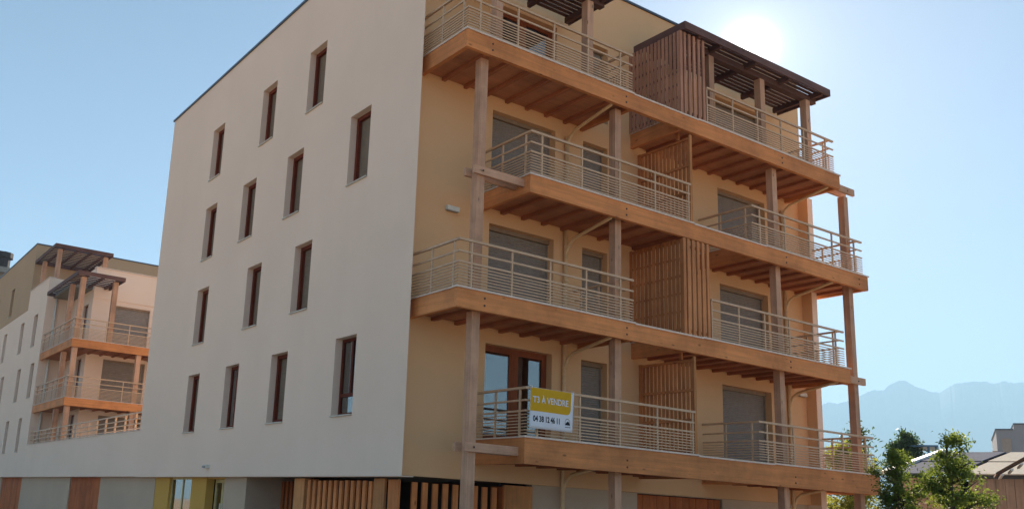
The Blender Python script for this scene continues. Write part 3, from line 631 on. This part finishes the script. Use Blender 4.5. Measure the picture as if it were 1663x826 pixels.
# open lean-to gable in front of the pale shed
L_ = empty('lean_to', (*P2(31, 1.9), GZ)); tag(L_, 'open wooden lean-to roof with pale battens in front of the pale shed', 'shelter')
c = [(*P2(30.6, 1.09), 3.33), (*P2(30.6, 2.9), 4.49), (*P2(32.4, 2.9), 4.49), (*P2(32.4, 1.09), 3.33)]
quad_prism('roof', 'batten_wood', L_, c, [(x, y, z + .06) for x, y, z in c])
for j in range(7):
    s = 1.2 + j * .24; z = 3.33 + (s - 1.09) * .641 - .07
    c = [(*P2(30.55, s), z - .04), (*P2(30.55, s + .07), z - .02), (*P2(32.3, s + .07), z - .02), (*P2(32.3, s), z - .04)]
    quad_prism('batten', 'white_verge', L_, c, [(x, y, q + .05) for x, y, q in c])
for s in (2.7,): c = [(*P2(31.5, s), GZ), (*P2(31.5, s + .16), GZ), (*P2(31.66, s + .16), GZ), (*P2(31.66, s), GZ)]; quad_prism('post', 'batten_wood', L_, c, [(x, y, 3.33 + (s - 1.09) * .64) for x, y, z in c])
# far grey house
Hs = empty('far_house', (76, 16, GZ)); tag(Hs, 'pale grey flat-roofed house far off at the right edge', 'house')
def hbox(name, mat, s0, s1, d0, d1, z0, z1): c = [(*P2(d0, s0), z0), (*P2(d0, s1), z0), (*P2(d1, s1), z0), (*P2(d1, s0), z0)]; return quad_prism(name, mat, Hs, c, [(x, y, z1) for x, y, z in c])
hbox('wall', 'far_grey_render', 3.46, 4.72, 90, 100, GZ, 10.3); hbox('wall', 'far_grey_render', 4.721, 18, 90.01, 100, GZ, 10.75); hbox('roof_edge', 'roof_metal', 3.4, 4.68, 89.9, 100.1, 10.301, 10.40); hbox('roof_edge', 'roof_metal', 4.69, 18.1, 89.9, 100.1, 10.751, 10.85)
hbox('window', 'shutter_grey', 3.82, 4.45, 89.95, 90.2, 8.5, 9.62); hbox('annex', 'far_brown_render', 3.1, 3.459, 90, 97, GZ, 8.6)
# blue steel frame
St = empty('steel_frame', (*P2(60, -1), GZ)); tag(St, 'slender blue steel frame with flat roof beyond the sheds', 'canopy')
for s in (-1.05, -.67): c = [(*P2(60, s), GZ), (*P2(60, s + .12), GZ), (*P2(60.12, s + .12), GZ), (*P2(60.12, s), GZ)]; quad_prism('post', 'blue_steel', St, c, [(x, y, 6.45) for x, y, z in c])
c = [(*P2(59.8, -2.2), 6.451), (*P2(59.8, -.5), 6.451), (*P2(63, -.5), 6.451), (*P2(63, -2.2), 6.451)]; quad_prism('roof', 'blue_steel', St, c, [(x, y, z + .09) for x, y, z in c])

# ------------------------------------------------------------------ trees
def tree(name, label, x, y, h, crown_r, z_lo, nleaf, leaf, mat, seed, stems=1, shape=1.0, lean=(0, 0), nlimb=16, droop=0.0):
    rg = random.Random(seed); T = empty(name, (x, y, GZ)); tag(T, label, 'tree')
    tr = MB(); tips = []
    for s in range(stems):
        sx, sy = (rg.uniform(-.18, .18), rg.uniform(-.18, .18)) if stems > 1 else (0, 0)
        pts = [(x + sx * .3, y + sy * .3, GZ)]; ph = h * rg.uniform(.82, 1.0) if stems > 1 else h * .96
        for i in range(1, 7):
            t = i / 6; pts.append((x + sx * (.3 + 2.4 * t) * crown_r + lean[0] * t + rg.uniform(-.06, .06), y + sy * (.3 + 2.4 * t) * crown_r + lean[1] * t + rg.uniform(-.06, .06), GZ + ph * t))
        r0 = .028 * h / max(1, stems ** .5); tr.tube(pts, [r0 * (1 - .13 * i) for i in range(7)], 7)
        for j in range(nlimb // stems):
            t = rg.uniform(max(.12, (z_lo - GZ) / h), .98); i = min(5, int(t * 6)); f_ = t * 6 - i
            p = Vector(pts[i]).lerp(Vector(pts[i + 1]), f_); an = rg.uniform(0, 6.283)
            rr = crown_r * (math.sin(math.pi * min(1, max(.08, (t - .02)) ** shape)) ** .7) * rg.uniform(.55, 1.12) + .12
            q = p + Vector((math.cos(an) * rr, math.sin(an) * rr, rr * rg.uniform(.25, .8) - droop * rr))
            mid = p.lerp(q, .5) + Vector((0, 0, .08 * rr)); tr.tube([p, mid, q], [r0 * .35, r0 * .22, r0 * .07], 5)
            for kx in range(3): tips.append((p.lerp(q, rg.uniform(.35, 1.05)) + Vector((rg.uniform(-.2, .2), rg.uniform(-.2, .2), rg.uniform(-.15, .2))) * crown_r * .5, rg.uniform(.16, .34) * crown_r))
        tips.append((Vector(pts[-1]), .16 * crown_r)); tips.append((Vector(pts[-2]), .22 * crown_r))
    tr.build('trunk', 'bark', T, True)
    vs = []; fs = []
    for i in range(nleaf):
        c, rad = rg.choice(tips); d = Vector((rg.gauss(0, 1), rg.gauss(0, 1), rg.gauss(0, .8))) * rad * .62; p = c + d
        n_ = Vector((rg.gauss(0, 1), rg.gauss(0, 1), rg.gauss(0.4, 1))).normalized(); a = n_.orthogonal().normalized(); a.rotate(Matrix.Rotation(rg.uniform(0, 6.28), 3, n_)); b_ = n_.cross(a); L = leaf * rg.uniform(.6, 1.3)
        k = len(vs); vs += [tuple(p - a * L), tuple(p + b_ * L * .42), tuple(p + a * L), tuple(p - b_ * L * .42)]; fs.append((k, k + 1, k + 2, k + 3))
    o = mesh('crown', mat, T, vs, fs); tag(o, kind='stuff'); return T
tree('young_tree', 'young airy tree with an upright side shoot in front of the sheds', 6.47, -7.50, 3.5, .50, .2, 12500, .034, 'leaf_light', 11, 2, .8, (.06, -.10), 60)
tree('leafy_tree', 'bright green leafy tree close beside the lowest balcony end', 8.80, -5.48, 3.55, .52, .2, 11000, .037, 'leaf_light', 5, 2, .75, (0, 0), 56)
tree('golden_shrub', 'yellow-green bush between the leafy tree and the young tree', 9.9, -5.95, 2.85, .55, .1, 4200, .042, 'leaf_yellow', 9, 3, .75, (0, 0), 40)
tree('yellow_tree', 'sunlit yellow-green tree seen through the lowest balcony railing', 22.0, 3.6, 5.0, 1.25, .6, 8000, .085, 'leaf_yellow', 21, 2, .75, (0, 0), 56)
tree('dark_tree', 'dark dense round tree rising behind the dark shed roof', 42.2, 12.7, 7.6, 1.25, 4.2, 9000, .11, 'leaf_dark', 14, 1, .6, (0, 0), 60)
tree('sparse_tree', 'sparse dark treetop showing behind the last wooden post', 36.7, 12.2, 7.5, 1.2, 4.2, 1500, .10, 'leaf_dark', 31, 1, .7, (0, 0), 34)

# ------------------------------------------------------------------ air
hz = MB().box(-6300, 6300, -6300, 6300, GZ - 3, 790).build('haze', 'pale_asphalt'); hz.data.materials.clear()
hm = bpy.data.materials.new('haze_air'); hm.use_nodes = True; hn = hm.node_tree; hn.nodes.remove(hn.nodes['Principled BSDF'])
pv_ = hn.nodes.new('ShaderNodeVolumePrincipled'); pv_.inputs['Color'].default_value = (0.39, 0.65, 0.88, 1); pv_.inputs['Density'].default_value = 0.00034; pv_.inputs['Anisotropy'].default_value = 0.1
hn.links.new(pv_.outputs[0], hn.nodes['Material Output'].inputs['Volume']); hz.data.materials.append(hm); tag(hz, kind='stuff')
